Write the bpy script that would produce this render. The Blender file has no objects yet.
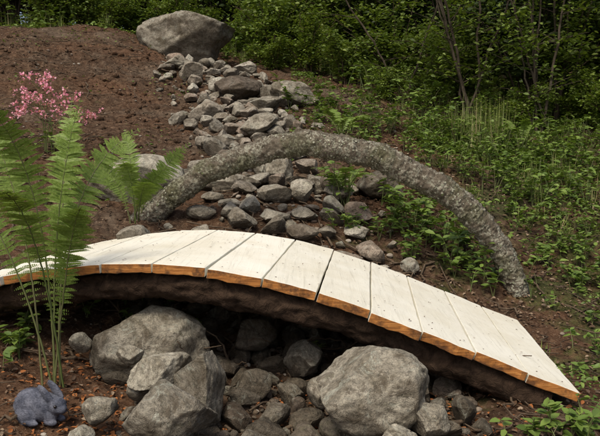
import bpy, math, random
import numpy as np
from mathutils import Vector
import bmesh
R = np.random.RandomState(11)
scene = bpy.context.scene
COL = scene.collection

# ------------------------------------------------------------------ noise
def _h(ix, iy, iz, s):
    n = (ix*374761393 + iy*668265263 + iz*2147483647 + s*1274126177) & 0xffffffff
    n = ((n ^ (n >> 13)) * 1274126177) & 0xffffffff
    n = (n ^ (n >> 16)) & 0xffff
    return n/65535.0
def vn(P, s=0):
    P = np.asarray(P, float); I = np.floor(P).astype(np.int64); F = P-I
    F = F*F*(3-2*F); r = 0
    for a in (0, 1):
        for b in (0, 1):
            for c in (0, 1):
                w = (F[:,0] if a else 1-F[:,0])*(F[:,1] if b else 1-F[:,1])*(F[:,2] if c else 1-F[:,2])
                r = r + w*_h(I[:,0]+a, I[:,1]+b, I[:,2]+c, s)
    return r*2-1
def fbm(P, s=0, o=4, g=0.5):
    r = 0; a = 1; t = 0; P = np.asarray(P, float)
    for i in range(o):
        r = r + a*vn(P*(2.03**i)+17.3*i, s+i); t += a; a *= g
    return r/t

# ------------------------------------------------------------------ terrain
CP = np.array([
(0,0,-.2),(-3,0,-.1),(3,0,-.1),(0,-5,-.5),(-8,-5,-.5),(8,-5,-.5),
(0,1.2,.16),(-1.2,1.3,.2),(1.2,1.3,.18),
(-.8,2.15,.42),(-.85,2.35,.455),(-.15,2.1,.33),(.3,2.1,.36),(.8,2.1,.38),(1.3,2.2,.37),(-1.6,2.2,.5),
(-1.05,2.8,.55),(-.6,2.6,.42),(0,2.8,.36),(.45,2.8,.35),(.9,2.9,.36),(1.3,3.1,.39),(2,3,.38),
(-1.7,2.8,.68),(-2.3,2.8,.75),
(-.9,3.3,.62),(-.1,3.3,.46),(.5,3.4,.46),(.9,3.5,.42),
(-1.35,3.9,.9),(-.9,3.9,.86),(-.4,3.8,.80),(.1,3.8,.76),(.6,3.9,.68),(1.2,3.85,.52),(1.7,3.9,.43),(2.4,4,.45),
(-1.5,5.2,1.3),(-.37,4.4,1.0),(.2,4.4,.97),(.76,4.6,.92),(1.3,4.6,.73),(1.8,5.2,.93),(3,5,.9),
(-2.2,6.5,1.78),(-1,6.2,1.55),(-.26,6,1.5),(.5,6,1.42),(1.2,6.2,1.33),(2.2,6.5,1.32),(3.5,6.5,1.35),
(-3.5,9.3,2.86),(-2.6,9.3,2.86),(-1.9,8.2,2.42),(-1,7.8,2.1),(-1.4,8.8,2.34),(.2,7.8,2.0),(1,7.2,1.65),(2.7,7.4,1.55),(4.5,8,1.7),
(-6,9,2.9),(-6,6,2.0),(-4,4,1.3),(-4,2.5,.9),
(0,10,2.5),(2,10,2.1),(4,11,2.3),(-3,11.5,3.0),(0,14,3.2),(5,15,3.2),(-6,15,3.9),
(0,25,5),(15,25,5),(-15,25,5.5),(0,80,11),(60,80,11),(-60,80,11),(60,0,0),(-60,0,1),(0,-60,-2),(60,-60,-2),(-60,-60,-2)], float)
n = len(CP)
D = np.sqrt(((CP[:,None,:2]-CP[None,:,:2])**2).sum(-1)+.01)
A = np.zeros((n+3, n+3)); A[:n,:n] = D
A[:n,n] = 1; A[:n,n+1:] = CP[:,:2]; A[n,:n] = 1; A[n+1:,:n] = CP[:,:2].T
W = np.linalg.solve(A, np.concatenate([CP[:,2], np.zeros(3)]))
def H0(x, y):
    x = np.atleast_1d(np.asarray(x, float)); y = np.atleast_1d(np.asarray(y, float))
    r = W[n]+W[n+1]*x+W[n+2]*y
    for i in range(n):
        r = r + W[i]*np.sqrt((x-CP[i,0])**2+(y-CP[i,1])**2+.01)
    return r
def H(x, y):
    x = np.atleast_1d(np.asarray(x, float)); y = np.atleast_1d(np.asarray(y, float))
    P = np.stack([x, y, 0*x], 1)
    far = np.clip((y-4.2)/3, 0, 1); cl = np.clip(.5+1.2*fbm(P*.8, 91, 2), 0, 1)
    return H0(x, y)+(.035+.05*far)*fbm(P*2.1, 3, 3)+(.028+.022*far*cl)*fbm(P*8, 5, 3)+(.012+.006*far*cl)*fbm(P*28, 8, 2)
def h1(x, y): return float(H(x, y)[0])

# ------------------------------------------------------------------ mesh builder
class MB:
    def __init__(s): s.v=[]; s.l=[]; s.c=[]; s.m=[]; s.n=0
    def add(s, V, F, mi=0):
        V = np.asarray(V, float); F = np.asarray(F, np.int64)
        s.v.append(V); s.l.append((F+s.n).ravel()); s.c.append(np.full(len(F), F.shape[1])); s.m.append(np.full(len(F), mi)); s.n += len(V)
    def mesh(s, name, mats, smooth=True):
        V = np.concatenate(s.v); L = np.concatenate(s.l); C = np.concatenate(s.c); M = np.concatenate(s.m)
        me = bpy.data.meshes.new(name)
        me.vertices.add(len(V)); me.vertices.foreach_set("co", V.astype(np.float32).ravel())
        me.loops.add(len(L)); me.loops.foreach_set("vertex_index", L.astype(np.int32))
        me.polygons.add(len(C)); st = np.concatenate([[0], np.cumsum(C)[:-1]])
        me.polygons.foreach_set("loop_start", st.astype(np.int32))
        me.polygons.foreach_set("material_index", M.astype(np.int32))
        me.polygons.foreach_set("use_smooth", np.full(len(C), smooth))
        for m in mats: me.materials.append(m)
        me.update(calc_edges=True); me.validate()
        return me
    def obj(s, name, mats, smooth=True, parent=None, loc=(0,0,0)):
        o = bpy.data.objects.new(name, s.mesh(name, mats, smooth)); COL.objects.link(o); o.location = loc
        if parent: o.parent = parent
        return o
def link(name, me, parent=None, loc=(0,0,0), rot=(0,0,0), sc=(1,1,1)):
    o = bpy.data.objects.new(name, me); COL.objects.link(o); o.location = loc; o.rotation_euler = rot; o.scale = sc
    if parent: o.parent = parent
    return o
def empty(name, loc=(0,0,0)):
    o = bpy.data.objects.new(name, None); COL.objects.link(o); o.location = loc; o.empty_display_size = .1; return o
def nrm(a): return a/np.maximum(np.linalg.norm(a, axis=-1, keepdims=True), 1e-9)
def frames(d, up, s, sx=None):
    y = nrm(d); x = nrm(np.cross(y, up)); z = np.cross(x, y)
    s = np.asarray(s)[:,None]; sxx = s if sx is None else np.asarray(sx)[:,None]
    return np.stack([x*sxx, y*s, z*s], 2)
def inst(tv, tf, M, T):
    N = len(T); K = len(tv)
    V = np.einsum('nij,kj->nki', M, tv)+T[:,None,:]
    F = (tf[None]+(np.arange(N)*K)[:,None,None]).reshape(-1, tf.shape[1])
    return V.reshape(-1, 3), F
LV = np.array([(0,0,0),(.26,.3,.07),(.2,.68,.03),(0,1,-.08),(-.2,.68,.03),(-.26,.3,.07)], float)
LF = np.array([(0,1,2,3),(0,3,4,5)])
def tube(P, r, k=6):
    P = np.asarray(P, float); r = np.asarray(r, float)*np.ones(len(P)); T = nrm(np.gradient(P, axis=0))
    ref = np.array([0,0,1.]) if abs(T[:,2]).mean() < .8 else np.array([0,1.,0])
    u = nrm(np.cross(T, ref)); w = np.cross(T, u); a = np.arange(k)*2*math.pi/k
    V = P[:,None]+r[:,None,None]*(np.cos(a)[None,:,None]*u[:,None]+np.sin(a)[None,:,None]*w[:,None])
    i = np.arange(len(P)-1)[:,None]*k; j = np.arange(k)[None]; j2 = (j+1)%k
    F = np.stack([i+j, i+j2, i+k+j2, i+k+j], -1).reshape(-1, 4)
    return V.reshape(-1, 3), F
def bez(a, b, c, m):
    t = np.linspace(0, 1, m)[:,None]; a,b,c = map(np.asarray, (a,b,c))
    return (1-t)**2*a+2*t*(1-t)*b+t*t*c

# ------------------------------------------------------------------ materials
def newmat(name, rough=.8, spec=.3):
    m = bpy.data.materials.new(name); m.use_nodes = True; nt = m.node_tree
    b = nt.nodes["Principled BSDF"]; b.inputs["Roughness"].default_value = rough
    b.inputs["Specular IOR Level"].default_value = spec
    return m, nt, b
def tc(nt, scale=(1,1,1), kind="Object"):
    t = nt.nodes.new("ShaderNodeTexCoord"); mp = nt.nodes.new("ShaderNodeMapping")
    mp.inputs["Scale"].default_value = scale; nt.links.new(t.outputs[kind], mp.inputs[0]); return mp.outputs[0]
def noi(nt, vec, scale, detail=4, rough=.6, dist=0):
    x = nt.nodes.new("ShaderNodeTexNoise"); x.inputs["Scale"].default_value = scale; x.inputs["Detail"].default_value = detail
    x.inputs["Roughness"].default_value = rough; x.inputs["Distortion"].default_value = dist
    nt.links.new(vec, x.inputs["Vector"]); return x.outputs["Fac"]
def ramp(nt, fac, stops):
    r = nt.nodes.new("ShaderNodeValToRGB"); e = r.color_ramp.elements
    while len(e) < len(stops): e.new(.5)
    for k,(p,c) in enumerate(stops):
        e[k].position = p; e[k].color = (c,c,c,1) if not hasattr(c, '__len__') else (*c, 1)
    nt.links.new(fac, r.inputs[0]); return r.outputs[0]
def mix(nt, fac, a, b, mode='MIX'):
    m = nt.nodes.new("ShaderNodeMix"); m.data_type = 'RGBA'; m.blend_type = mode
    for inp, v in ((m.inputs[0], fac), (m.inputs[6], a), (m.inputs[7], b)):
        if isinstance(v, (int, float)): inp.default_value = v
        elif isinstance(v, tuple): inp.default_value = (*v, 1)
        else: nt.links.new(v, inp)
    return m.outputs[2]
def bump(nt, b, h, strength=.5, dist=.01, prev=None):
    x = nt.nodes.new("ShaderNodeBump"); x.inputs["Strength"].default_value = strength; x.inputs["Distance"].default_value = dist
    nt.links.new(h, x.inputs["Height"])
    if prev: nt.links.new(prev, x.inputs["Normal"])
    nt.links.new(x.outputs[0], b.inputs["Normal"]); return x.outputs[0]
def island(nt): return nt.nodes.new("ShaderNodeNewGeometry").outputs["Random Per Island"]

def leafmat(name, cols, trans=.3, rough=.5, spec=.35):
    m, nt, b = newmat(name, rough, spec)
    isl = island(nt); c = ramp(nt, isl, [(i/(len(cols)-1), cc) for i, cc in enumerate(cols)])
    nt.links.new(c, b.inputs["Base Color"])
    if trans > 0:
        tr = nt.nodes.new("ShaderNodeBsdfTranslucent"); ms = nt.nodes.new("ShaderNodeMixShader"); ms.inputs[0].default_value = trans
        c2 = mix(nt, 1.0, c, (1.25,1.25,.6), 'MULTIPLY'); nt.links.new(c2, tr.inputs[0])
        nt.links.new(b.outputs[0], ms.inputs[1]); nt.links.new(tr.outputs[0], ms.inputs[2])
        nt.links.new(ms.outputs[0], nt.nodes["Material Output"].inputs[0])
    return m
def barkmat(name, a, b_, sc=18, lichen=None, lt=.56):
    m, nt, b = newmat(name, .95, .15); v = tc(nt)
    n1 = noi(nt, v, sc, 5, .7, .6); c = ramp(nt, n1, [(.3, a), (.7, b_)])
    if lichen:
        n2 = noi(nt, v, 16, 4, .65, .4); n3 = noi(nt, v, 75, 4, .75, .3)
        l1 = ramp(nt, n2, [(lt-.05, 0.), (lt+.05, 1.)]); l2 = ramp(nt, n3, [(.46, 0.), (.56, .9)])
        l = mix(nt, 1.0, l1, l2, 'MULTIPLY'); c = mix(nt, l, c, lichen)
        n4 = noi(nt, v, 5, 4); c = mix(nt, ramp(nt, n4, [(.5,0.),(.64,.6)]), c, ramp(nt, n3, [(.4,(.03,.035,.014)),(.6,(.12,.125,.06))]))
    nt.links.new(c, b.inputs["Base Color"]); bump(nt, b, n1, .9, .02); return m

def groundmat():
    m, nt, b = newmat("soil", .97, .12); v = tc(nt)
    n1 = noi(nt, v, 1.1, 5, .68, .4); n2 = noi(nt, v, 22, 6, .72, .5); n3 = noi(nt, v, 80, 4, .7)
    c = ramp(nt, n2, [(.32, (.026,.016,.010)), (.5, (.078,.047,.029)), (.68, (.18,.122,.078))])
    c = mix(nt, ramp(nt, n1, [(.46, 0.), (.58, .8)]), c, ramp(nt, n2, [(.33, (.05,.024,.013)), (.65, (.17,.095,.055))]))
    c = mix(nt, ramp(nt, n1, [(.36, .6), (.44, 0.)]), c, ramp(nt, n2, [(.33, (.07,.05,.034)), (.65, (.21,.165,.12))]))
    c = mix(nt, ramp(nt, n3, [(.58, 0.), (.66, .8)]), c, (.26,.195,.135))
    g = noi(nt, v, 3.2, 5, .7)
    sx = nt.nodes.new("ShaderNodeSeparateXYZ"); nt.links.new(v, sx.inputs[0])
    mm = nt.nodes.new("ShaderNodeMapRange"); mm.inputs[1].default_value = -.5; mm.inputs[2].default_value = 2.0; mm.inputs[3].default_value = -.14; mm.inputs[4].default_value = .09
    nt.links.new(sx.outputs[0], mm.inputs[0])
    ad = nt.nodes.new("ShaderNodeMath"); nt.links.new(g, ad.inputs[0]); nt.links.new(mm.outputs[0], ad.inputs[1])
    c = mix(nt, ramp(nt, ad.outputs[0], [(.5, 0.), (.62, .7)]), c, ramp(nt, n2, [(.35, (.022,.034,.010)), (.65, (.08,.11,.03))]))
    nt.links.new(c, b.inputs["Base Color"])
    p = bump(nt, b, n2, .9, .03); bump(nt, b, n3, .8, .01, p); return m
def rockmat(name, cols, lich=.5, dark=.5):
    m, nt, b = newmat(name, .9, .25); v = tc(nt)
    oi = nt.nodes.new("ShaderNodeObjectInfo").outputs["Random"]; isl = island(nt)
    ad = nt.nodes.new("ShaderNodeMath"); nt.links.new(oi, ad.inputs[0]); nt.links.new(isl, ad.inputs[1])
    fr = nt.nodes.new("ShaderNodeMath"); fr.operation = 'FRACT'; nt.links.new(ad.outputs[0], fr.inputs[0])
    base = ramp(nt, fr.outputs[0], [(i/(len(cols)-1), c) for i, c in enumerate(cols)])
    n1 = noi(nt, v, 6, 5, .7, .6); n2 = noi(nt, v, 55, 5, .8, .3); n3 = noi(nt, v, 12, 5, .72, .8)
    c = mix(nt, 1.0, base, ramp(nt, n1, [(.34, (.42,.39,.32)), (.5, (.92,.90,.84)), (.64, (1.32,1.31,1.25))]), 'MULTIPLY')
    c = mix(nt, 1.0, c, ramp(nt, n2, [(.32, .42), (.5, 1.), (.68, 1.35)]), 'MULTIPLY')
    c = mix(nt, ramp(nt, n3, [(.53, 0.), (.60, dark)]), c, (.105,.082,.055))
    c = mix(nt, ramp(nt, n3, [(.35, lich), (.43, 0.)]), c, (.48,.50,.42))
    c = mix(nt, ramp(nt, n1, [(.59, 0.), (.66, dark*.8)]), c, (.13,.135,.075))
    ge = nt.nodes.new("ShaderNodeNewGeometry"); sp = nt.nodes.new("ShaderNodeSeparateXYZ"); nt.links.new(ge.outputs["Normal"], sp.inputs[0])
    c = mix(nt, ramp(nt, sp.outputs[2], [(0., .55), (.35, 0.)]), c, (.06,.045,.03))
    nt.links.new(c, b.inputs["Base Color"]); p = bump(nt, b, n2, 1., .016); bump(nt, b, n3, .8, .035, p); return m

M_ground = groundmat()
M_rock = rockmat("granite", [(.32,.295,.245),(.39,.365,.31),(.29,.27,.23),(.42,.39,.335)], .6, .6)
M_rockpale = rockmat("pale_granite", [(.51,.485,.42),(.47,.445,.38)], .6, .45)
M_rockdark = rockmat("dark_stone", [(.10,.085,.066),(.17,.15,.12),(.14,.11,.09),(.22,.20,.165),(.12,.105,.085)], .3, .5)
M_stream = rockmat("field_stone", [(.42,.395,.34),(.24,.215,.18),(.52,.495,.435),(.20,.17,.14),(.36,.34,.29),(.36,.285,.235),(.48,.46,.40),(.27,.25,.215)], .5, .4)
M_leaf = leafmat("shrub_leaves", [(.07,.115,.018),(.115,.17,.028),(.17,.235,.042),(.09,.145,.025),(.22,.285,.06)])
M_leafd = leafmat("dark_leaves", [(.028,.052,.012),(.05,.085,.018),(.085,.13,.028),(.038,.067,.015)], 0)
M_fern = leafmat("fern_green", [(.13,.20,.035),(.17,.26,.05),(.22,.31,.07),(.15,.23,.045)], .3)
M_herb = leafmat("herb_leaves", [(.085,.145,.026),(.13,.205,.04),(.18,.26,.052),(.07,.12,.025)], .2)
M_grass = leafmat("grass_blades", [(.09,.13,.03),(.14,.19,.045),(.19,.23,.06),(.32,.26,.14)], 0)
M_litter = leafmat("dead_leaves", [(.05,.033,.022),(.10,.064,.041),(.17,.115,.075),(.28,.215,.15),(.07,.043,.028),(.14,.08,.045)], 0, .8, .15)
M_rust = leafmat("rusty_needles", [(.24,.085,.03),(.30,.12,.04),(.14,.06,.03)], 0, .8, .15)
M_pink = leafmat("pink_petals", [(.75,.27,.40),(.84,.42,.54),(.68,.20,.36),(.88,.60,.68)], .3)
M_twig = barkmat("twig_bark", (.05,.037,.026), (.17,.125,.085), 30)
M_bark = barkmat("tree_bark", (.035,.028,.02), (.12,.098,.072), 14)
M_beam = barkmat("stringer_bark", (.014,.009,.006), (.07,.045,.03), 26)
M_log = barkmat("lichen_bark", (.045,.037,.027), (.19,.162,.125), 30, (.33,.325,.26), .49)
M_stem = leafmat("green_stem", [(.09,.13,.035),(.14,.14,.06)], 0)

# ------------------------------------------------------------------ ground sheet
def axis(lo, hi, step, outlo, outhi):
    c = np.arange(lo, hi+1e-6, step); a = [hi]; s = step
    while a[-1] < outhi: s *= 1.22; a.append(a[-1]+s)
    b = [lo]; s = step
    while b[-1] > outlo: s *= 1.22; b.append(b[-1]-s)
    return np.concatenate([b[:0:-1], c, a[1:]])
gx = axis(-4.8, 4.6, .025, -150, 150); gy = axis(1.4, 10.5, .025, -150, 220)
X, Y = np.meshgrid(gx, gy); Z = H(X.ravel(), Y.ravel())
mb = MB(); nx = len(gx); ny = len(gy)
i = (np.arange(ny-1)[:,None]*nx+np.arange(nx-1)[None]).ravel()
mb.add(np.stack([X.ravel(), Y.ravel(), Z], 1), np.stack([i, i+1, i+nx+1, i+nx], 1))
mb.obj("ground", [M_ground])

# ------------------------------------------------------------------ rocks
_ico = {}
def ico(sub):
    if sub not in _ico:
        bm = bmesh.new(); bmesh.ops.create_icosphere(bm, subdivisions=sub, radius=1)
        _ico[sub] = (np.array([v.co[:] for v in bm.verts]), np.array([[v.index for v in f.verts] for f in bm.faces])); bm.free()
    return _ico[sub]
def rockv(seed, sub=3, cuts=11, rough=.10, lim0=.62, lim1=.88):
    r = np.random.RandomState(seed); V, F = ico(sub); V = V.copy()
    V *= (1+.16*fbm(V*1.1+seed*3.1, seed, 2))[:,None]
    for k in range(cuts):
        d = nrm(r.normal(size=3)); lim = r.uniform(lim0, lim1); p = V@d; over = np.maximum(p-lim, 0)
        V = V-over[:,None]*d*.96
    V = V*(1+rough*.8*fbm(V*2.6+seed, seed+5, 4, .55)+rough*.3*fbm(V*11, seed+9, 3))[:,None]
    return V/np.abs(V).max(0), F
def rz(a):
    c, s = math.cos(a), math.sin(a); return np.array([[c,-s,0],[s,c,0],[0,0,1.]])
def boulder(x, y, zc, w, d, h, seed, mat, yaw=0, tilt=0, name="boulder", sub=5):
    V, F = rockv(seed, sub, 12, .12, .58, .86); V = V*np.array([w, d, h])/2
    c, s = math.cos(tilt), math.sin(tilt); V = V@np.array([[c,0,s],[0,1,0],[-s,0,c]]).T@rz(yaw).T
    m = MB(); m.add(V, F); return m.obj(name, [mat], loc=(x, y, zc))
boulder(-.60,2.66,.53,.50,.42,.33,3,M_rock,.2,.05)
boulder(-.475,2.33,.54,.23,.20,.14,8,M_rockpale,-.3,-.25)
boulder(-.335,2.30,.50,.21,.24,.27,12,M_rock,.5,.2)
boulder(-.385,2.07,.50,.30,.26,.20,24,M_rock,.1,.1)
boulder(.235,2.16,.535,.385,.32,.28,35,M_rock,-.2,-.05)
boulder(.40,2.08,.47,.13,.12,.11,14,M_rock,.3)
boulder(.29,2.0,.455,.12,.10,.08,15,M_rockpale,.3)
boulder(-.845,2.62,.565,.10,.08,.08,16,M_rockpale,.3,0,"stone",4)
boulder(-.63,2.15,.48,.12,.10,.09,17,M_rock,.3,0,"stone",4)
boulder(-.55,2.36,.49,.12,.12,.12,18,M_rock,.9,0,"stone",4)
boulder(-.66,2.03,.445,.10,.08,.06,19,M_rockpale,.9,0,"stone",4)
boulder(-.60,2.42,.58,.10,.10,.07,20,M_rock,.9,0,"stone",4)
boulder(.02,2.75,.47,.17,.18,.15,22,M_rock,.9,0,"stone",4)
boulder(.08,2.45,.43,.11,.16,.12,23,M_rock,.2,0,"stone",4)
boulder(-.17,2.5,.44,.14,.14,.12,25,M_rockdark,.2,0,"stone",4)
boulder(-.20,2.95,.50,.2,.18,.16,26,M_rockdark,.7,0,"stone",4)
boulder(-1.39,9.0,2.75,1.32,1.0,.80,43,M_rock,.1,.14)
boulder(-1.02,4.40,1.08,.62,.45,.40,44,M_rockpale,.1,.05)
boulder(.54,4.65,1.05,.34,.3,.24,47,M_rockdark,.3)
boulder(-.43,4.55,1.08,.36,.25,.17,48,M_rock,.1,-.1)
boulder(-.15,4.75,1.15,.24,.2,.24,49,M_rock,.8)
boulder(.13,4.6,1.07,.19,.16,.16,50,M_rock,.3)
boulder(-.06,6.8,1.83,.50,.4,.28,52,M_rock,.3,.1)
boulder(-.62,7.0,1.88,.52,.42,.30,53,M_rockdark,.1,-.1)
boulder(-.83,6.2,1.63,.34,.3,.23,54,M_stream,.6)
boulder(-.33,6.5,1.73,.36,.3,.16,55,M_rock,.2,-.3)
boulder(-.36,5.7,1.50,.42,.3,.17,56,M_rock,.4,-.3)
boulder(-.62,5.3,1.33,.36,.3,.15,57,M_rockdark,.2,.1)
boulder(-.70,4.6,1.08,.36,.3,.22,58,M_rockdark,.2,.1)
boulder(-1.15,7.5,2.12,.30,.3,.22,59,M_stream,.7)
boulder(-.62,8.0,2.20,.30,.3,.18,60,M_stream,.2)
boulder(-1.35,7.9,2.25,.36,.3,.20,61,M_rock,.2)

base = [rockv(200+k, 3, 10+k%5, .14, .5, .84) for k in range(18)]
def scatter(name, cand, smin, smax, mat, flat=(.4,.8), sink=.15, sep=.72, pw=1.8):
    m = MB(); placed = []
    sz = smin+(smax-smin)*R.rand(len(cand))**pw; sz = -np.sort(-sz)
    for (x, y), s in zip(cand, sz):
        if any((a-x)**2+(b-y)**2 < (sep*(s+t)/2)**2 for (a, b, t) in placed): continue
        placed.append((x, y, s)); V, F = base[R.randint(18)]
        fl = R.uniform(*flat); V = V*np.array([.5, .5*R.uniform(.55, .95), .5*fl])*s
        t = R.normal(0, .33); c, q = math.cos(t), math.sin(t)
        V = V@np.array([[c,0,q],[0,1,0],[-q,0,c]]).T@rz(R.rand()*6.28).T
        V = V+np.array([x, y, h1(x, y)+s*fl*(.5-sink)]); m.add(V, F)
    m.obj(name, [mat], False)
def sx(y): return np.interp(y, [2, 3.4, 4, 4.6, 5.3, 6, 7, 7.8, 8.6], [-.1, -.05, -.08, -.14, -.40, -.42, -.62, -1.0, -1.35])
def sw(y): return np.interp(y, [2, 3.4, 4, 4.6, 5.3, 6, 7, 7.8, 8.6], [.8, .7, .46, .42, .30, .42, .55, .42, .25])
N = 2400; yy = 3.65+4.9*R.rand(N)**1.1; cand = np.stack([sx(yy)+np.clip(R.normal(0,.55,N), -1.4, 1.4)*sw(yy), yy], 1)
P3 = np.concatenate([cand*2.4, np.zeros((N,1))], 1); cand = cand[fbm(P3, 90, 2)+.25*R.normal(size=N) > -.32-.25*(cand[:,1]<5)]
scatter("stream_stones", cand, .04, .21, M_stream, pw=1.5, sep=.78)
yy = R.uniform(1.95, 3.5, 1500); cand = np.stack([R.uniform(-.75, .6, 1500), yy], 1)
cand = cand[~((cand[:,0] < -.6)&(cand[:,1] < 2.5))]
scatter("gully_stones", cand, .025, .14, M_rockdark, (.5,.9), pw=2.2)
m = MB(); Vb, Fb = rockv(77, 2, 6, .2)
N = 3200; x = R.uniform(-4.2, 3.2, N); y = R.uniform(1.9, 9.6, N); s = R.uniform(.003, .014, N)*(.7+y*.07)
kk = fbm(np.stack([x*1.5, y*1.5, 0*x], 1), 31, 3) > .05; kk[:1400] = True
x[:1400] = sx(y[:1400])+R.normal(0, .5, 1400)*sw(y[:1400]); s[:1400] *= 1.6; x=x[kk]; y=y[kk]; s=s[kk]; N=len(x)
V, F = inst(Vb, Fb, np.stack([rz(a)*q*np.array([1, .8, .7]) for a, q in zip(R.rand(N)*6.28, s)]), np.stack([x, y, H(x, y)+s*.2], 1)); m.add(V, F)
gm, nt, b = newmat("gravel_stone", .9, .2); nt.links.new(ramp(nt, island(nt), [(0,(.11,.08,.06)),(.3,(.22,.18,.14)),(.5,(.34,.31,.26)),(.7,(.08,.06,.04)),(1,(.16,.12,.085))]), b.inputs["Base Color"])
m.obj("gravel", [gm], False)
m = MB(); N = 5000; x = R.uniform(-5.2, 1.5, N); y = R.uniform(3.8, 9.8, N); kk = (fbm(np.stack([x*.9, y*.9, 0*x], 1), 37, 4)+.12*R.normal(size=N) > .06)&(np.abs(x) < .62*y); x=x[kk]; y=y[kk]; N=len(x)
s = (.006+.030*R.rand(N)**3.5)*(.6+y*.08)
V, F = inst(*rockv(78, 2, 4, .5), np.stack([rz(a)*q*np.array([1, .8, .75]) for a, q in zip(R.rand(N)*6.28, s)]), np.stack([x, y, H(x, y)+s*.1], 1)); m.add(V, F)
m.obj("soil_clods", [M_ground])

# ------------------------------------------------------------------ litter
def flat_leaves(N, x, y, smin, smax, lift=.006, jit=.008, tilt=.35):
    s = R.uniform(smin, smax, N); a = R.rand(N)*6.28
    d = np.stack([np.cos(a), np.sin(a), R.normal(0, .25, N)], 1); up = np.stack([R.normal(0, tilt, N), R.normal(0, tilt, N), np.ones(N)], 1)
    return inst(LV*np.array([1.1,1,1.6]), LF, frames(d, up, s), np.stack([x, y, H(x, y)+lift+R.rand(N)*jit], 1))
m = MB()
N = 18000; y = 1.8+9*R.rand(N)**1.2; x = R.uniform(-.62, .62, N)*y; V, F = flat_leaves(N, x, y, .008, .028); m.add(V, F, 0)
N = 6000; y = R.uniform(3.4, 8, N); x = R.uniform(.3, 3.8, N); V, F = flat_leaves(N, x, y, .015, .04); m.add(V, F, 0)
N = 1300; x = np.concatenate([R.normal(-.75,.22,700), R.normal(.1,.25,350), R.normal(.7,.25,250)]); y = R.uniform(1.95, 2.7, N); V, F = flat_leaves(N, x, y, .010, .028, .01); m.add(V, F, 1)
m.obj("leaf_litter", [M_litter, M_rust])
m = MB()
for k in range(800):
    y = R.uniform(2, 9.3); x = R.uniform(-.55, .6)*y; L = R.uniform(.06, .5)*(1 if y > 3 else .6); a = R.rand()*6.28
    t = np.linspace(-.5, .5, 7); px = x+t*L*math.cos(a)+R.normal(0, .012, 7); py = y+t*L*math.sin(a)+R.normal(0, .012, 7)
    V, F = tube(np.stack([px, py, np.maximum(H0(px, py), H(px, py))+.01+R.rand()*.02], 1), np.linspace(.006, .002, 7)*R.uniform(.5, 1.3), 5); m.add(V, F)
for k in range(26):
    x = R.uniform(-.7, .8); y = R.uniform(2.6, 3.2); z = h1(x, y); a = R.uniform(-1.2, 1.2); L = R.uniform(.1, .35)
    V, F = tube(bez((x, y, z), (x+.3*L*math.sin(a), y-.05, z+.5*L), (x+L*math.sin(a), y-.08, z+L*math.cos(a)*.6), 9)+R.normal(0,.004,(9,3)), np.linspace(.006,.002,9), 5); m.add(V, F)
m.obj("fallen_twigs", [M_twig])
m = MB()
def gc(N, x0, x1, y0, y1, thr, smin, smax):
    x = R.uniform(x0, x1, N); y = R.uniform(y0, y1, N); k = fbm(np.stack([x*1.6, y*1.6, 0*x], 1), 55, 4)+.12*R.normal(size=N) > thr
    x = x[k]; y = y[k]; V, F = flat_leaves(len(x), x, y, smin, smax, .012, .06, .5); m.add(V, F, 0)
gc(28000, .55, 4.6, 4.1, 8.6, .0, .018, .05)
gc(14000, -.1, 3.0, 5.6, 9.2, .04, .02, .05)
gc(14000, -5, 6, 9.2, 12, -.2, .03, .07)
gc(5000, 1.0, 2.8, 2.4, 4.3, .04, .012, .032)
gc(2400, -4.5, -1.0, 2.5, 9, .25, .015, .04)
m.obj("ground_cover", [M_herb])

# ------------------------------------------------------------------ bridge
def C(s, t): return (-.036+.995*s+.101*t, 2.5-.101*s+.995*t)
PS = [-1.9,-1.6,-1.35,-1.088,-.797,-.5135,-.309,-.1008,.1005,.2917,.476,.6646,.8507,1.035]
PZ = [.62,.705,.765,.815,.868,.893,.873,.833,.784,.722,.659,.5875,.514,.440]
cf = np.polyfit(PS, PZ, 5)
def zb(s): return float(np.polyval(cf, s))
def paintmat():
    m, nt, b = newmat("weathered_white_paint", .6, .3); v = tc(nt)
    g = noi(nt, tc(nt, (60, 2.5, 60)), 1, 6, .7, .3); n1 = noi(nt, v, 4, 5, .65); n2 = noi(nt, v, 90, 4, .7); n3 = noi(nt, v, 22, 5, .75)
    c = ramp(nt, n1, [(.3, (.74,.71,.60)), (.6, (.84,.83,.75))])
    oi = nt.nodes.new("ShaderNodeObjectInfo").outputs["Random"]
    c = mix(nt, 1.0, c, ramp(nt, oi, [(0., (.90,.895,.86)), (1., (1.,1.,.99))]), 'MULTIPLY')
    c = mix(nt, ramp(nt, g, [(.54, 0.), (.70, .5)]), c, (.46,.44,.36))
    c = mix(nt, ramp(nt, n2, [(.65, 0.), (.71, .75)]), c, (.18,.14,.09))
    c = mix(nt, ramp(nt, n3, [(.58, 0.), (.72, .45)]), c, (.44,.42,.32))
    nt.links.new(c, b.inputs["Base Color"]); p = bump(nt, b, g, .45, .004); bump(nt, b, n2, .2, .002, p); return m
def rawmat():
    m, nt, b = newmat("raw_orange_wood", .75, .25)
    g = noi(nt, tc(nt, (9, 60, 130)), 1, 5, .7, .6); n = noi(nt, tc(nt), 16, 4, .65)
    c = ramp(nt, g, [(.3, (.17,.065,.018)), (.55, (.42,.175,.045)), (.75, (.58,.31,.10))])
    c = mix(nt, ramp(nt, n, [(.47, 0.), (.62, .85)]), c, (.08,.038,.018))
    nt.links.new(c, b.inputs["Base Color"]); bump(nt, b, g, .5, .005); return m
M_paint = paintmat(); M_raw = rawmat(); M_nail, nt_, b_ = newmat("rusty_nail", .6); b_.inputs["Base Color"].default_value = (.10,.06,.04,1)
bridge = empty("wooden_footbridge", (*C(-.3, .55), .6))
bpy.context.view_layer.update()
def attach(o): o.parent = bridge; o.matrix_parent_inverse = bridge.matrix_world.inverted(); return o
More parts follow.
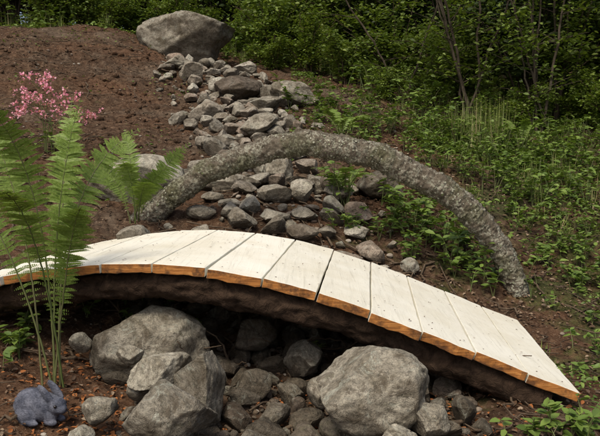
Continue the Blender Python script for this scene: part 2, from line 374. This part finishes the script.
bd = [-1.88,-1.69,-1.50,-1.30,-1.10,-.905,-.71]+PS[5:]
L = 1.1; th = .034; nailm = MB(); DV, DF = ico(2)
ax = np.array([.995,-.101,0]); cr = np.array([.101,.995,0])
for k in range(len(bd)-1):
    g = R.uniform(.0022, .004); s0 = bd[k]+g; s1 = bd[k+1]-g
    z0 = zb(s0); z1 = zb(s1)
    t0 = R.normal(0, .009); t1 = L+R.normal(0, .012); skew = R.normal(0, .0007); dz = R.normal(0, .0015)
    bm = bmesh.new(); NS, NT = 10, 40; top = {}; bot = {}
    e = nrm(ax*(s1-s0)+np.array([0,0,z1-z0])); nv = nrm(np.cross(e, cr)); nv = nv if nv[2] > 0 else -nv
    for a in range(NS+1):
        for b in range(NT+1):
            u = a/NS; w = b/NT; s = s0+(s1-s0)*u+skew*(w-.5)*2; t = t0+(t1-t0)*w
            if a in (0, NS): s += float(fbm([[k*7.1+a, t*9, 1.]], 4, 3)[0])*.0022
            off = 0.
            if b in (0, NT): off = float(fbm([[k*3.1, s*30, b*1.]], 6, 3)[0])*.007
            p = np.array([*C(s, t+off), z0+(z1-z0)*u+dz]); p = p+nv*(.0016*float(fbm([[s*20, t*4, k*2.]], 2, 3)[0]))
            top[a, b] = bm.verts.new(p); bo = float(fbm([[k*5.1, s*40, b*1.+9]], 16, 3)[0])*.006 if b in (0, NT) else 0.
            bot[a, b] = bm.verts.new(p-nv*(th+bo))
    for a in range(NS):
        for b in range(NT):
            bm.faces.new((top[a,b], top[a+1,b], top[a+1,b+1], top[a,b+1])); bm.faces.new((bot[a,b], bot[a,b+1], bot[a+1,b+1], bot[a+1,b]))
    for a in range(NS):
        for b in (0, NT):
            f = bm.faces.new((top[a,b], top[a+1,b], bot[a+1,b], bot[a,b])); f.material_index = 1
    for b in range(NT):
        for a in (0, NS): bm.faces.new((top[a,b], top[a,b+1], bot[a,b+1], bot[a,b]))
    bmesh.ops.recalc_face_normals(bm, faces=bm.faces)
    me = bpy.data.meshes.new("plank"); bm.to_mesh(me); bm.free(); me.materials.append(M_paint); me.materials.append(M_raw)
    o = link("plank", me); bv = o.modifiers.new("b", 'BEVEL'); bv.width = .0025; bv.segments = 2; bv.limit_method = 'ANGLE'; bv.angle_limit = math.radians(50); attach(o)
    for tt in (.09, L-.09):
        for ss in (s0+.04, s1-.04):
            s = ss+R.normal(0, .005); q = (s-s0)/(s1-s0); p = np.array([*C(s, tt+R.normal(0, .008)), z0+(z1-z0)*q+dz+.0005]); nailm.add(DV*np.array([.0032,.0032,.0014])+p, DF)
attach(nailm.obj("nails", [M_nail]))
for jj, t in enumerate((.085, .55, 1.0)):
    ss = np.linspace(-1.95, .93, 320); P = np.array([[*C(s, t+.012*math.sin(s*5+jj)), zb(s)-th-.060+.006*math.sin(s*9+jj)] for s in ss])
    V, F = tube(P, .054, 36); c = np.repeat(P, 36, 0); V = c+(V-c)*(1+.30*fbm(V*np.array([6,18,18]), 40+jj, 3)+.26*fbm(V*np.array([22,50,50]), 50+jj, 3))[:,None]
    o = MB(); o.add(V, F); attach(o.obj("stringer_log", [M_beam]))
N = 190; m = MB(); s = R.uniform(-1.2, .98, N); t = R.uniform(.03, 1.05, N)
T = np.array([[*C(a, b), zb(a)+.004] for a, b in zip(s, t)]); an = R.rand(N)*6.28
V, F = inst(LV, LF, frames(np.stack([np.cos(an), np.sin(an), 0*an-.1], 1), np.tile([0.2,0,1.], (N,1)), R.uniform(.004, .013, N)), T); m.add(V, F)
attach(m.obj("deck_debris", [M_litter]))

# ------------------------------------------------------------------ arched lichen log
AP = np.array([(-1.04,.74),(-.965,.845),(-.83,.965),(-.67,1.085),(-.51,1.18),(-.36,1.25),(-.18,1.305),(0,1.335),(.16,1.33),(.306,1.30),(.46,1.25),(.613,1.18),(.75,1.11),(.864,1.03),(.97,.935),(1.06,.82),(1.14,.69),(1.20,.56),(1.225,.46)])
q = np.linspace(0, len(AP)-1, 700); xs = np.interp(q, np.arange(len(AP)), AP[:,0]); zs = np.interp(q, np.arange(len(AP)), AP[:,1])
kern = np.ones(49)/49
def smo(a): return np.convolve(np.pad(a, 24, mode='reflect', reflect_type='odd'), kern, 'valid')
xs = smo(xs); zs = smo(zs)+.006*np.sin(q*2.1)+.004*np.sin(q*5.3)
P = np.stack([xs, 3.95-.101*xs+.01*np.sin(q*1.3), zs], 1); rr = np.interp(q, [0,4,10,15,18], [.066,.068,.073,.068,.060])
V, F = tube(P, rr, 56); c = np.repeat(P, 56, 0); V = c+(V-c)*(1+.16*fbm(V*9, 60, 3)+.18*fbm(V*34, 62, 3)+.13*fbm(V*100, 66, 2))[:,None]
m = MB(); m.add(V, F); arch = m.obj("arched_log_rail", [M_log])
idx = R.choice(len(V), 3000); mask = fbm(V[idx]*7, 70, 3) > .0; idx = idx[mask]; nv = nrm(V[idx]-c[idx]); N = len(idx)
d = nrm(np.cross(nv, R.normal(size=(N,3)))); DVs = np.array([(math.cos(a)*(1+.25*math.sin(3*a)), math.sin(a), 0) for a in np.arange(6)*math.pi/3])
M3 = frames(d, nv, R.uniform(.002, .0065, N)); V2, F2 = inst(DVs, np.array([[0,1,2,3],[0,3,4,5]]), M3, V[idx]+nv*.002)
m = MB(); m.add(V2, F2); m.obj("lichen", [leafmat("lichen_flakes", [(.18,.19,.14),(.28,.285,.22),(.36,.36,.29),(.10,.12,.05)], 0., .9, .1)], parent=arch)

# ------------------------------------------------------------------ ferns
def frond(m, b, c, tip, side, wid, npin=36, start=.2, lwm=.0105):
    P = bez(b, c, tip, 60)+R.normal(0, .0008, (60,3)); V, F = tube(P, np.linspace(.0042, .0008, 60), 5); m.add(V, F, 1)
    T = nrm(np.gradient(P, axis=0)); side = nrm(np.asarray(side, float))
    for i_, t in enumerate(np.linspace(start, .985, npin)):
        k = int(t*59); u = (t-start)/(1-start)
        prof = min(1, .15+1.5*u)*min(1, ((1-u)*2.3)**.8+.03) if u < .999 else .03
        p = P[k]; tg = T[k]; sd = nrm(side-tg*(side@tg)); nor = np.cross(sd, tg)
        for sg in (-1, 1):
            ln = wid*prof*R.uniform(.85, 1.1)
            if ln < .004: continue
            dr = nrm(sd*sg+tg*(.22+.35*u)+nor*R.normal(0, .16)+tg*R.normal(0,.05)+np.array([0,0,-.06])); nl = max(4, int(ln/.0048))
            tt = np.linspace(.02, 1, nl); Q = p+dr*ln*tt[:,None]+np.array([0,0,-1])*(ln*R.uniform(.05,.25)*tt**2)[:,None]
            wv = nrm(np.cross(nor, dr)); lw = lwm*(1-tt**2.2)*min(1, ln/.05)+.0022
            for s2 in (-1, 1):
                dd = wv*s2+dr*.45+nor*.10; dd = np.tile(dd, (nl,1))+R.normal(0, .05, (nl,3))
                V, F = inst(LV*np.array([1.7,1,1]), LF, frames(dd, np.tile(nor, (nl,1)), lw), Q); m.add(V, F, 0)
def fern(name, base, fr, wid, npin, lwm=.0105):
    m = MB(); b = np.array(base)
    for (tip, ctl, side) in fr:
        frond(m, b+R.normal(0, .018, 3)*np.array([1,1,.2]), np.array(ctl), np.array(tip), side, wid*R.uniform(.9, 1.1), npin, lwm=lwm)
    m.obj(name, [M_fern, M_stem])
B = (-.86, 2.40, .47)
fern("ostrich_fern", B, [
 ((-1.00,2.16,1.47), (-.86,2.42,1.32), (1,.1,0)),
 ((-.76,2.46,1.48), (-.88,2.46,1.15), (1,-.15,0)),
 ((-.60,2.66,1.38), (-.88,2.44,1.22), (.85,.3,-.35)),
 ((-1.16,2.50,1.50), (-.93,2.42,1.20), (.95,.3,.25)),
 ((-1.30,2.36,1.30), (-1.0,2.35,1.22), (.8,.5,.4)),
 ((-.90,2.80,1.50), (-.86,2.50,1.22), (1,.1,0)),
 ((-.90,2.02,1.18), (-.87,2.30,1.22), (1,.1,0)),
 ((-.70,2.24,1.12), (-.80,2.40,1.05), (1,.25,-.2))], .080, 38, .0084)
B = (-.93, 3.98, .88)
fern("wood_fern", B, [
 ((-.62,3.98,1.34),(-.86,3.98,1.15),(.7,.3,-.6)), ((-.95,3.75,1.24),(-.93,3.9,1.2),(1,0,0)), ((-1.16,3.9,1.24),(-1.0,3.95,1.15),(.8,.3,.5)),
 ((-.80,3.7,1.13),(-.88,3.85,1.12),(1,.2,0)), ((-1.02,4.1,1.42),(-.95,4.0,1.2),(1,.0,0)), ((-.74,3.85,1.2),(-.88,3.9,1.1),(.8,.3,-.4))], .08, 24, .0105)
for (bx, by, s) in ((-2.35,4.6,.5),(.34,5.6,.42),(.28,4.35,.36),(1.95,6.2,.4),(.05,2.95,.12)):
    z = h1(bx, by); fr = []
    for k in range(7):
        a = k*.9+R.rand()*.4; fr.append(((bx+math.cos(a)*s*.6, by+math.sin(a)*s*.6, z+s*R.uniform(.45,.8)), (bx+math.cos(a)*s*.15, by+math.sin(a)*s*.15, z+s*.75), (-math.sin(a), math.cos(a), 0)))
    fern("fern", (bx, by, z), fr, .16*s, 18, .03*s)

# ------------------------------------------------------------------ herbs and grass
def herbs(m, x, y, hmin, hmax, lmin, lmax, nl=(5,12)):
    T=[];Dd=[];S=[]
    z = H(x, y)
    for k in range(len(x)):
        hh = R.uniform(hmin, hmax); ns = R.randint(1, 4)
        for j in range(ns):
            a = R.rand()*6.28; sp = hh*R.uniform(.1, .6); b = np.array([x[k], y[k], z[k]-.01]); tip = b+np.array([math.cos(a)*sp, math.sin(a)*sp, hh*R.uniform(.7,1.1)])
            P = bez(b, (b+tip)/2+np.array([-math.cos(a)*sp*.2, -math.sin(a)*sp*.2, hh*.2]), tip, 7); V, F = tube(P, np.linspace(.003, .001, 7), 4); m.add(V, F, 1)
            for q_ in range(R.randint(*nl)):
                i_ = R.randint(2, 7); an = R.rand()*6.28; T.append(P[i_]); Dd.append((math.cos(an), math.sin(an), R.uniform(-.35,.5))); S.append(R.uniform(lmin, lmax))
    T=np.array(T);N=len(T); V, F = inst(LV, LF, frames(np.array(Dd), np.array([0,0,1.])+R.normal(0,.3,(N,3)), np.array(S)), T); m.add(V, F, 0)
m = MB()
def blob(cx, cy, sx_, sy_, n_): return R.normal(cx, sx_, n_), R.normal(cy, sy_, n_)
for (cx, cy, a, b, n_, h_, l_) in ((.80,4.25,.16,.18,50,.24,.075),(.5,4.1,.12,.1,14,.18,.05),(.95,3.95,.12,.08,14,.16,.05),(.25,4.35,.05,.05,8,.34,.06),(1.75,4.2,.18,.15,24,.16,.06),(2.1,5.2,.4,.3,60,.28,.07),
    (.45,6.3,.25,.3,30,.3,.08),(1.5,5.6,.4,.3,50,.22,.06),(1.2,6.6,.5,.3,80,.3,.07),(2.8,6.4,.5,.4,80,.3,.07),(2.0,6.0,.5,.4,60,.3,.07),(1.3,5.0,.3,.3,24,.18,.055),(.82,2.15,.08,.06,14,.13,.05),(.95,2.75,.05,.05,4,.08,.03),
    (-.95,3.2,.2,.15,12,.12,.05),(-1.1,2.65,.1,.1,10,.12,.05),(-.2,5.1,.1,.1,5,.15,.04),(1.25,2.9,.1,.12,8,.12,.05),(-2.6,5.2,.3,.3,14,.2,.06),(2.0,4.4,.3,.3,26,.16,.05),(1.8,3.6,.3,.2,18,.13,.045),(-2.2,4.2,.3,.3,18,.18,.05)):
    x, y = blob(cx, cy, a, b, n_); herbs(m, x, y, h_*.5, h_, l_*.5, l_)
N = 800; x = R.uniform(-4.5, 5, N); y = R.uniform(7.0, 11, N); keep = (x > 0.3)|(y > 9.5); x = x[keep]; y = y[keep]
herbs(m, x, y, .15, .4, .04, .09, (6, 14))
m.obj("herb_plants", [M_herb, M_stem], True)
GV = np.array([(-.5,0,0),(.5,0,0),(.38,.5,.02),(-.38,.5,.02),(.03,1,-.16),(-.03,1,-.16)], float); GF = np.array([(0,1,2,3),(3,2,4,5)])
def grass(m, x, y, hmin, hmax, per=22):
    N = len(x)*per; X_ = np.repeat(x, per)+R.normal(0, .025, N); Y_ = np.repeat(y, per)+R.normal(0, .025, N)
    a = R.rand(N)*6.28; le = R.uniform(.1, .9, N); d = np.stack([np.cos(a)*le, np.sin(a)*le, np.ones(N)], 1); up = np.stack([np.cos(a), np.sin(a), .5*np.ones(N)], 1)
    V, F = inst(GV, GF, frames(d, up, R.uniform(hmin, hmax, N), R.uniform(.003, .007, N)), np.stack([X_, Y_, H(X_, Y_)-.005], 1)); m.add(V, F)
m = MB()
N = 120; grass(m, R.uniform(1.0, 4, N), R.uniform(4.3, 7.5, N), .05, .16, 16)
N = 14; grass(m, R.normal(1.6, .12, N), R.normal(6.3, .15, N), .25, .5, 20)
N = 12; grass(m, R.normal(2.1, .2, N), R.normal(5.3, .15, N), .12, .26, 18)
N = 110; grass(m, R.uniform(-4, 5, N), R.uniform(9.4, 11, N), .1, .28)
N = 12; grass(m, R.uniform(.6, 1.4, N), R.uniform(2.7, 3.2, N), .03, .08, 12)
m.obj("grass", [M_grass])

# ------------------------------------------------------------------ shrubs
def shrubmesh(name, seed, h, spread, nst, nleaf, ls, mats, woody=.012, bare=.25):
    r = np.random.RandomState(seed); m = MB(); tips = []
    for k in range(nst):
        a = r.rand()*6.28; sp = spread*r.uniform(.15, 1); hh = h*r.uniform(.55, 1.05)
        tip = np.array([math.cos(a)*sp, math.sin(a)*sp, hh]); P = bez((r.normal(0,.05), r.normal(0,.05), -.05), (math.cos(a)*sp*.25, math.sin(a)*sp*.25, hh*.6), tip, 14)+r.normal(0, .012, (14,3))
        V, F = tube(P, np.linspace(woody, woody*.25, 14), 5); m.add(V, F, 0)
        for j in range(r.randint(6, 11)):
            i_ = r.randint(int(14*bare), 14); L_ = r.uniform(.15, .45)*h*.5; an = r.rand()*6.28
            e = P[i_]+np.array([math.cos(an)*L_, math.sin(an)*L_, L_*r.uniform(-.1, .8)]); Q = bez(P[i_], (P[i_]+e)/2+np.array([0,0,.06*L_]), e, 6)
            V, F = tube(Q, np.linspace(woody*.35, woody*.12, 6), 4); m.add(V, F, 0)
            for t in r.uniform(.2, 1, 3): tips.append(bez(P[i_], (P[i_]+e)/2, e, 12)[int(t*11)])
    tips = np.array(tips); wt = r.rand(len(tips))**2; wt /= wt.sum()
    T = tips[r.choice(len(tips), nleaf, p=wt)]+r.normal(0, .07*h**.5, (nleaf,3))*np.array([1,1,.6]); T[:,2] = np.maximum(T[:,2], .03)
    a = r.rand(nleaf)*6.28; d = np.stack([np.cos(a), np.sin(a), r.uniform(-.6, .3, nleaf)], 1)
    V, F = inst(LV*np.array([1.15,1,1]), LF, frames(d, np.array([0,0,1.])+r.normal(0, .45, (nleaf,3)), ls*r.uniform(.5, 1.15, nleaf)), T); m.add(V, F, 1)
    return m.mesh(name, mats)
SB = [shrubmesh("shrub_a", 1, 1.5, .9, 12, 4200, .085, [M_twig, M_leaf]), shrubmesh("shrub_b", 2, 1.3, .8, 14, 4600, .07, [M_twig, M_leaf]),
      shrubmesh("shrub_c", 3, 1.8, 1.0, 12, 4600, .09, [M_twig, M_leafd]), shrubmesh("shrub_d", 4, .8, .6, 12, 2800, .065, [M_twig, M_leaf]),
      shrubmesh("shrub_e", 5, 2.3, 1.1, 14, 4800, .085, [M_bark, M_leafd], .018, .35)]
UG = empty("forest_undergrowth")
def put(k, x, y, s, name="shrub", par=None):
    return link(name, SB[k], par, (x, y, h1(x, y)-.03), (R.normal(0,.06), R.normal(0,.06), R.rand()*6.28), (s, s, s*R.uniform(.85,1.15)))
for row, (y0, nn, ks) in enumerate(((10.2, 13, (0,1,3,3)), (11.4, 15, (0,1,1,0)), (13, 16, (2,0,4,1)), (15.2, 17, (2,4,0,4)), (18, 19, (4,2,4)), (22, 22, (4,2)), (27, 24, (4,2)))):
    for j in range(nn):
        w = y0*.66; x = -w+2*w*(j+R.rand()*.8)/nn; y = y0+R.normal(0, .35)
        put(ks[R.randint(len(ks))], x, y, R.uniform(.75, 1.15)*((1+.03*y0) if row > 1 else .82), "undergrowth_shrub", UG)
for (k, x, y, s) in ((1,.1,8.9,.65),(3,.55,8.3,.8),(0,1.2,8.7,.8),(1,1.9,8.3,.75),(4,2.6,8.0,.95),(0,3.2,7.8,.85),(4,3.9,7.4,1.),(1,1.5,7.7,.5),(3,2.4,7.2,.6),(3,3.0,6.9,.7),(0,4.1,6.6,.8),(3,-.4,9.5,.9),(1,-2.4,10.1,.6),(3,-.3,9.0,.6),(3,3.1,6.0,.45),(3,.9,7.6,.5),(3,1.9,6.9,.5),(1,2.9,7.3,.5),(3,-3.4,9.8,.8),(3,-4.4,9.7,.95),(1,-3.0,9.9,.65),(3,-2.6,9.8,.7),
    (4,-1.2,12.2,1.2),(2,-.3,12.6,1.3),(4,-2.0,12.6,1.2),(4,.5,12.4,1.2),(2,-1.0,14.3,1.5),(4,1.9,9.6,1.1),(4,3.4,9.2,1.1),(2,1.2,10.4,1.2),(2,2.6,10.6,1.3),(2,4.4,9.8,1.3),(0,3.6,8.4,1.0)):
    put(k, x, y, s)
m = MB(); T = []
for (bx, by, n_) in ((1.75,7.3,6),(2.35,7.0,6),(2.75,7.6,5),(1.2,8.0,3)):
    z = h1(bx, by)
    for k in range(n_):
        tx = bx+R.normal(0, .75); ty = by+R.normal(0, .4); hh = R.uniform(1.8, 3.2)
        P = bez((bx+R.normal(0,.06), by+R.normal(0,.06), z-.05), (bx+(tx-bx)*.35, by, z+hh*.5), (tx, ty, z+hh), 24)+R.normal(0, .008, (24,3))
        V, F = tube(P, np.linspace(R.uniform(.009,.019), .004, 24), 7); m.add(V, F, 0)
        for j in range(16):
            i_ = R.randint(4, 24); an = R.rand()*6.28; L_ = R.uniform(.2, .6); e = P[i_]+np.array([math.cos(an)*L_, math.sin(an)*L_, L_*R.uniform(0,.6)])
            Q = bez(P[i_], (P[i_]+e)/2+np.array([0,0,.04]), e, 8); V, F = tube(Q, np.linspace(.005,.0015,8), 4); m.add(V, F, 0)
            for q_ in range(26): T.append(Q[R.randint(2, 8)]+R.normal(0, .05, 3))
T = np.array(T); N = len(T); a = R.rand(N)*6.28
V, F = inst(LV, LF, frames(np.stack([np.cos(a), np.sin(a), R.uniform(-.6,.2,N)], 1), np.array([0,0,1.])+R.normal(0,.4,(N,3)), R.uniform(.03,.07,N)), T); m.add(V, F, 1)
m.obj("sapling_clump", [M_bark, M_leaf])

# ------------------------------------------------------------------ trees
def treemesh(seed, h):
    r = np.random.RandomState(seed); m = MB(); P = np.stack([np.cumsum(r.normal(0,.03,30)), np.cumsum(r.normal(0,.03,30)), np.linspace(-.2, h, 30)], 1)
    V, F = tube(P, np.linspace(.13, .02, 30), 12); m.add(V, F, 0); tips = []
    for k in range(34):
        i_ = r.randint(9, 30); an = r.rand()*6.28; L_ = (1.9-.045*i_)*r.uniform(.6, 1.2); e = P[i_]+np.array([math.cos(an)*L_, math.sin(an)*L_, L_*r.uniform(.1,.7)])
        Q = bez(P[i_], (P[i_]+e)/2+np.array([0,0,.1*L_]), e, 9); V, F = tube(Q, np.linspace(.035,.006,9), 5); m.add(V, F, 0)
        for j in range(6):
            q = Q[r.randint(3, 9)]; e2 = q+r.normal(0, .35, 3); V, F = tube(bez(q, (q+e2)/2, e2, 5), np.linspace(.008,.003,5), 4); m.add(V, F, 0); tips += [e2, (q+e2)/2]
    tips = np.array(tips); N = 6000; T = tips[r.randint(0, len(tips), N)]+r.normal(0, .17, (N,3)); a = r.rand(N)*6.28
    V, F = inst(LV, LF, frames(np.stack([np.cos(a), np.sin(a), r.uniform(-.7,.2,N)], 1), np.array([0,0,1.])+r.normal(0,.5,(N,3)), r.uniform(.08,.15,N)), T); m.add(V, F, 1)
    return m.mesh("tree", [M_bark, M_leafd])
TM = [treemesh(5, 7.5), treemesh(6, 9)]
for (x, y) in ((-5.5,15),(-2.2,14.5),(1.4,15.5),(4.2,15),(7.5,14.5),(-8.5,14),(-4,20),(0,21),(8,20),(-8.5,20),(3.4,23),(-6,26),(6,27),(12,16),(-12,17),(-.6,18),(2.8,18.5),(-3,24)):
    link("tree", TM[R.randint(2)], None, (x, y, h1(x, y)), (0,0,R.rand()*6.28), (1,1,R.uniform(.9,1.2)))

# ------------------------------------------------------------------ pink flowers
m = MB()
for (fx, fy, top, w) in ((-1.86,5.0,1.83,.04),(-1.74,4.95,1.78,.04),(-1.97,5.1,1.72,.04),(-1.62,5.0,1.68,.045),(-1.52,5.05,1.61,.04),(-1.84,4.9,1.66,.045),(-1.70,4.9,1.62,.045),(-1.95,4.9,1.60,.04)):
    bx = -1.76+R.normal(0,.05); by = 5.0; b = (bx, by, h1(bx, by)); P = bez(b, (bx, by, (b[2]+top)/2+.1), (fx, fy, top), 16); V, F = tube(P, np.linspace(.004,.0012,16), 5); m.add(V, F, 1)
    c0 = np.array([(fx, fy, top-.03)]); cl = c0+R.normal(0, 1, (12,3))*np.array([w,w,.035]); T = np.repeat(cl, 10, 0)+R.normal(0,.010,(120,3)); N = len(T)
    for q_ in cl: V, F = tube(bez(P[11], (P[13]+q_)/2, q_, 5), .001, 4); m.add(V, F, 1)
    V, F = inst(LV*np.array([1.6,1,1]), LF, frames(R.normal(size=(N,3)), R.normal(size=(N,3)), R.uniform(.011,.021,N)), T); m.add(V, F, 0)
N = 110; T = np.stack([R.normal(-1.76,.1,N), R.normal(5,.1,N), np.zeros(N)], 1); T[:,2] = H(T[:,0], T[:,1])+R.uniform(.02,.2,N); a = R.rand(N)*6.28
V, F = inst(LV, LF, frames(np.stack([np.cos(a), np.sin(a), R.uniform(-.2,.6,N)], 1), np.tile([0,0,1.],(N,1)), R.uniform(.03,.06,N)), T); m.add(V, F, 2)
m.obj("pink_flowers", [M_pink, M_stem, M_herb])

# ------------------------------------------------------------------ rabbit
rx, ry = -.835, 2.20; rzz = h1(rx, ry)
EV, EF = ico(4)
parts = [((-.035,0,.048),(.057,.047,.053),0),((.005,0,.046),(.056,.042,.047),0),((.035,-.004,.050),(.034,.032,.036),0),((.066,-.016,.062),(.029,.025,.027),.0),((.087,-.024,.055),(.017,.016,.014),0),
 ((-.03,-.036,.028),(.038,.018,.028),0),((-.012,-.046,.009),(.030,.011,.010),0),((.050,-.028,.012),(.022,.010,.011),0),((.052,.010,.012),(.022,.010,.011),0),((-.090,.004,.034),(.016,.016,.015),0),
 ((.037,-.030,.098),(.038,.0065,.0135),.80),((.043,.010,.101),(.038,.0065,.0135),.80),((.045,-.02,.03),(.02,.018,.028),0)]
m = MB()
for (c, r_, t) in parts:
    V = EV*np.array(r_); q, s = math.cos(t), math.sin(t); V = V@np.array([[q,0,s],[0,1,0],[-s,0,q]]).T; m.add(V+np.array(c), EF)
tmp = m.obj("tmp", []); rm = tmp.modifiers.new("r", 'REMESH'); rm.mode = 'VOXEL'; rm.voxel_size = .0024; sm_ = tmp.modifiers.new("s", 'SMOOTH'); sm_.factor = .5; sm_.iterations = 4
bpy.context.view_layer.update(); ev = tmp.evaluated_get(bpy.context.evaluated_depsgraph_get()); me = bpy.data.meshes.new_from_object(ev); bpy.data.objects.remove(tmp)
fm, nt, b = newmat("blue_grey_fur", .8, .2); v = tc(nt); nn = noi(nt, v, 28, 4, .6); n9 = noi(nt, tc(nt, (120,260,260)), 1, 3, .7)
c = ramp(nt, nn, [(.35, (.045,.052,.075)), (.65, (.15,.16,.20))]); c = mix(nt, 1., c, ramp(nt, n9, [(.3,.5),(.7,1.35)]), 'MULTIPLY'); nt.links.new(c, b.inputs["Base Color"]); bump(nt, b, n9, .5, .003)
me.materials.clear(); me.materials.append(fm)
for p in me.polygons: p.use_smooth = True
rab = link("grey_rabbit", me, None, (rx, ry, rzz+.004), (0,0,-.3), (1.05,1.05,1.05))
vs = np.array([v.co[:] for v in me.vertices]); ns = np.array([v.normal[:] for v in me.vertices]); idx = R.choice(len(vs), min(len(vs), 10000), replace=False)
d = ns[idx]*.5+np.array([-.9,0,-.25])+R.normal(0,.15,(len(idx),3)); V, F = inst(GV, GF, frames(d, ns[idx], R.uniform(.004,.008,len(idx)), R.uniform(.0005,.0009,len(idx))), vs[idx]-ns[idx]*.001)
m = MB(); m.add(V, F); m.obj("fur", [fm], parent=rab)
em, nt, b = newmat("eye_dark", .15, .6); b.inputs["Base Color"].default_value = (.01,.008,.008,1)
m = MB(); m.add(ico(3)[0]*.0052+np.array([.075,-.0385,.067]), ico(3)[1]); m.add(ico(3)[0]*.0045+np.array([.080,.006,.067]), ico(3)[1]); m.add(ico(2)[0]*np.array([.002,.003,.002])+np.array([.1035,-.026,.058]), ico(2)[1]); m.obj("eyes_and_nose", [em], parent=rab)

# ------------------------------------------------------------------ light, sky, camera
el = math.radians(58); rot = math.radians(205)
ld = Vector((math.cos(el)*math.sin(rot), math.cos(el)*math.cos(rot), math.sin(el)))
w = bpy.data.worlds.new("World"); scene.world = w; w.use_nodes = True; nt = w.node_tree
sky = nt.nodes.new("ShaderNodeTexSky"); sky.sky_type = 'NISHITA'; sky.sun_disc = False; sky.sun_elevation = el; sky.sun_rotation = rot; sky.air_density = 1.0; sky.dust_density = 6.0; sky.ozone_density = .4
bg = nt.nodes["Background"]; bg.inputs[1].default_value = .145; nt.links.new(sky.outputs[0], bg.inputs[0])
sd = bpy.data.lights.new("sun", 'SUN'); sd.energy = 2.05; sd.angle = math.radians(16); sd.color = (1, .92, .76)
so = bpy.data.objects.new("sun", sd); COL.objects.link(so); so.rotation_euler = (-ld).to_track_quat('-Z', 'Y').to_euler()
cam = bpy.data.cameras.new("camera"); co = bpy.data.objects.new("camera", cam); COL.objects.link(co)
co.location = (0, 0, 1.3); co.rotation_euler = (math.radians(90-5.55), 0, 0); cam.lens = 42; cam.sensor_width = 36; cam.clip_end = 1000; cam.clip_start = .05
scene.camera = co
scene.view_settings.view_transform = 'Standard'; scene.view_settings.look = 'None'; scene.view_settings.exposure = 0
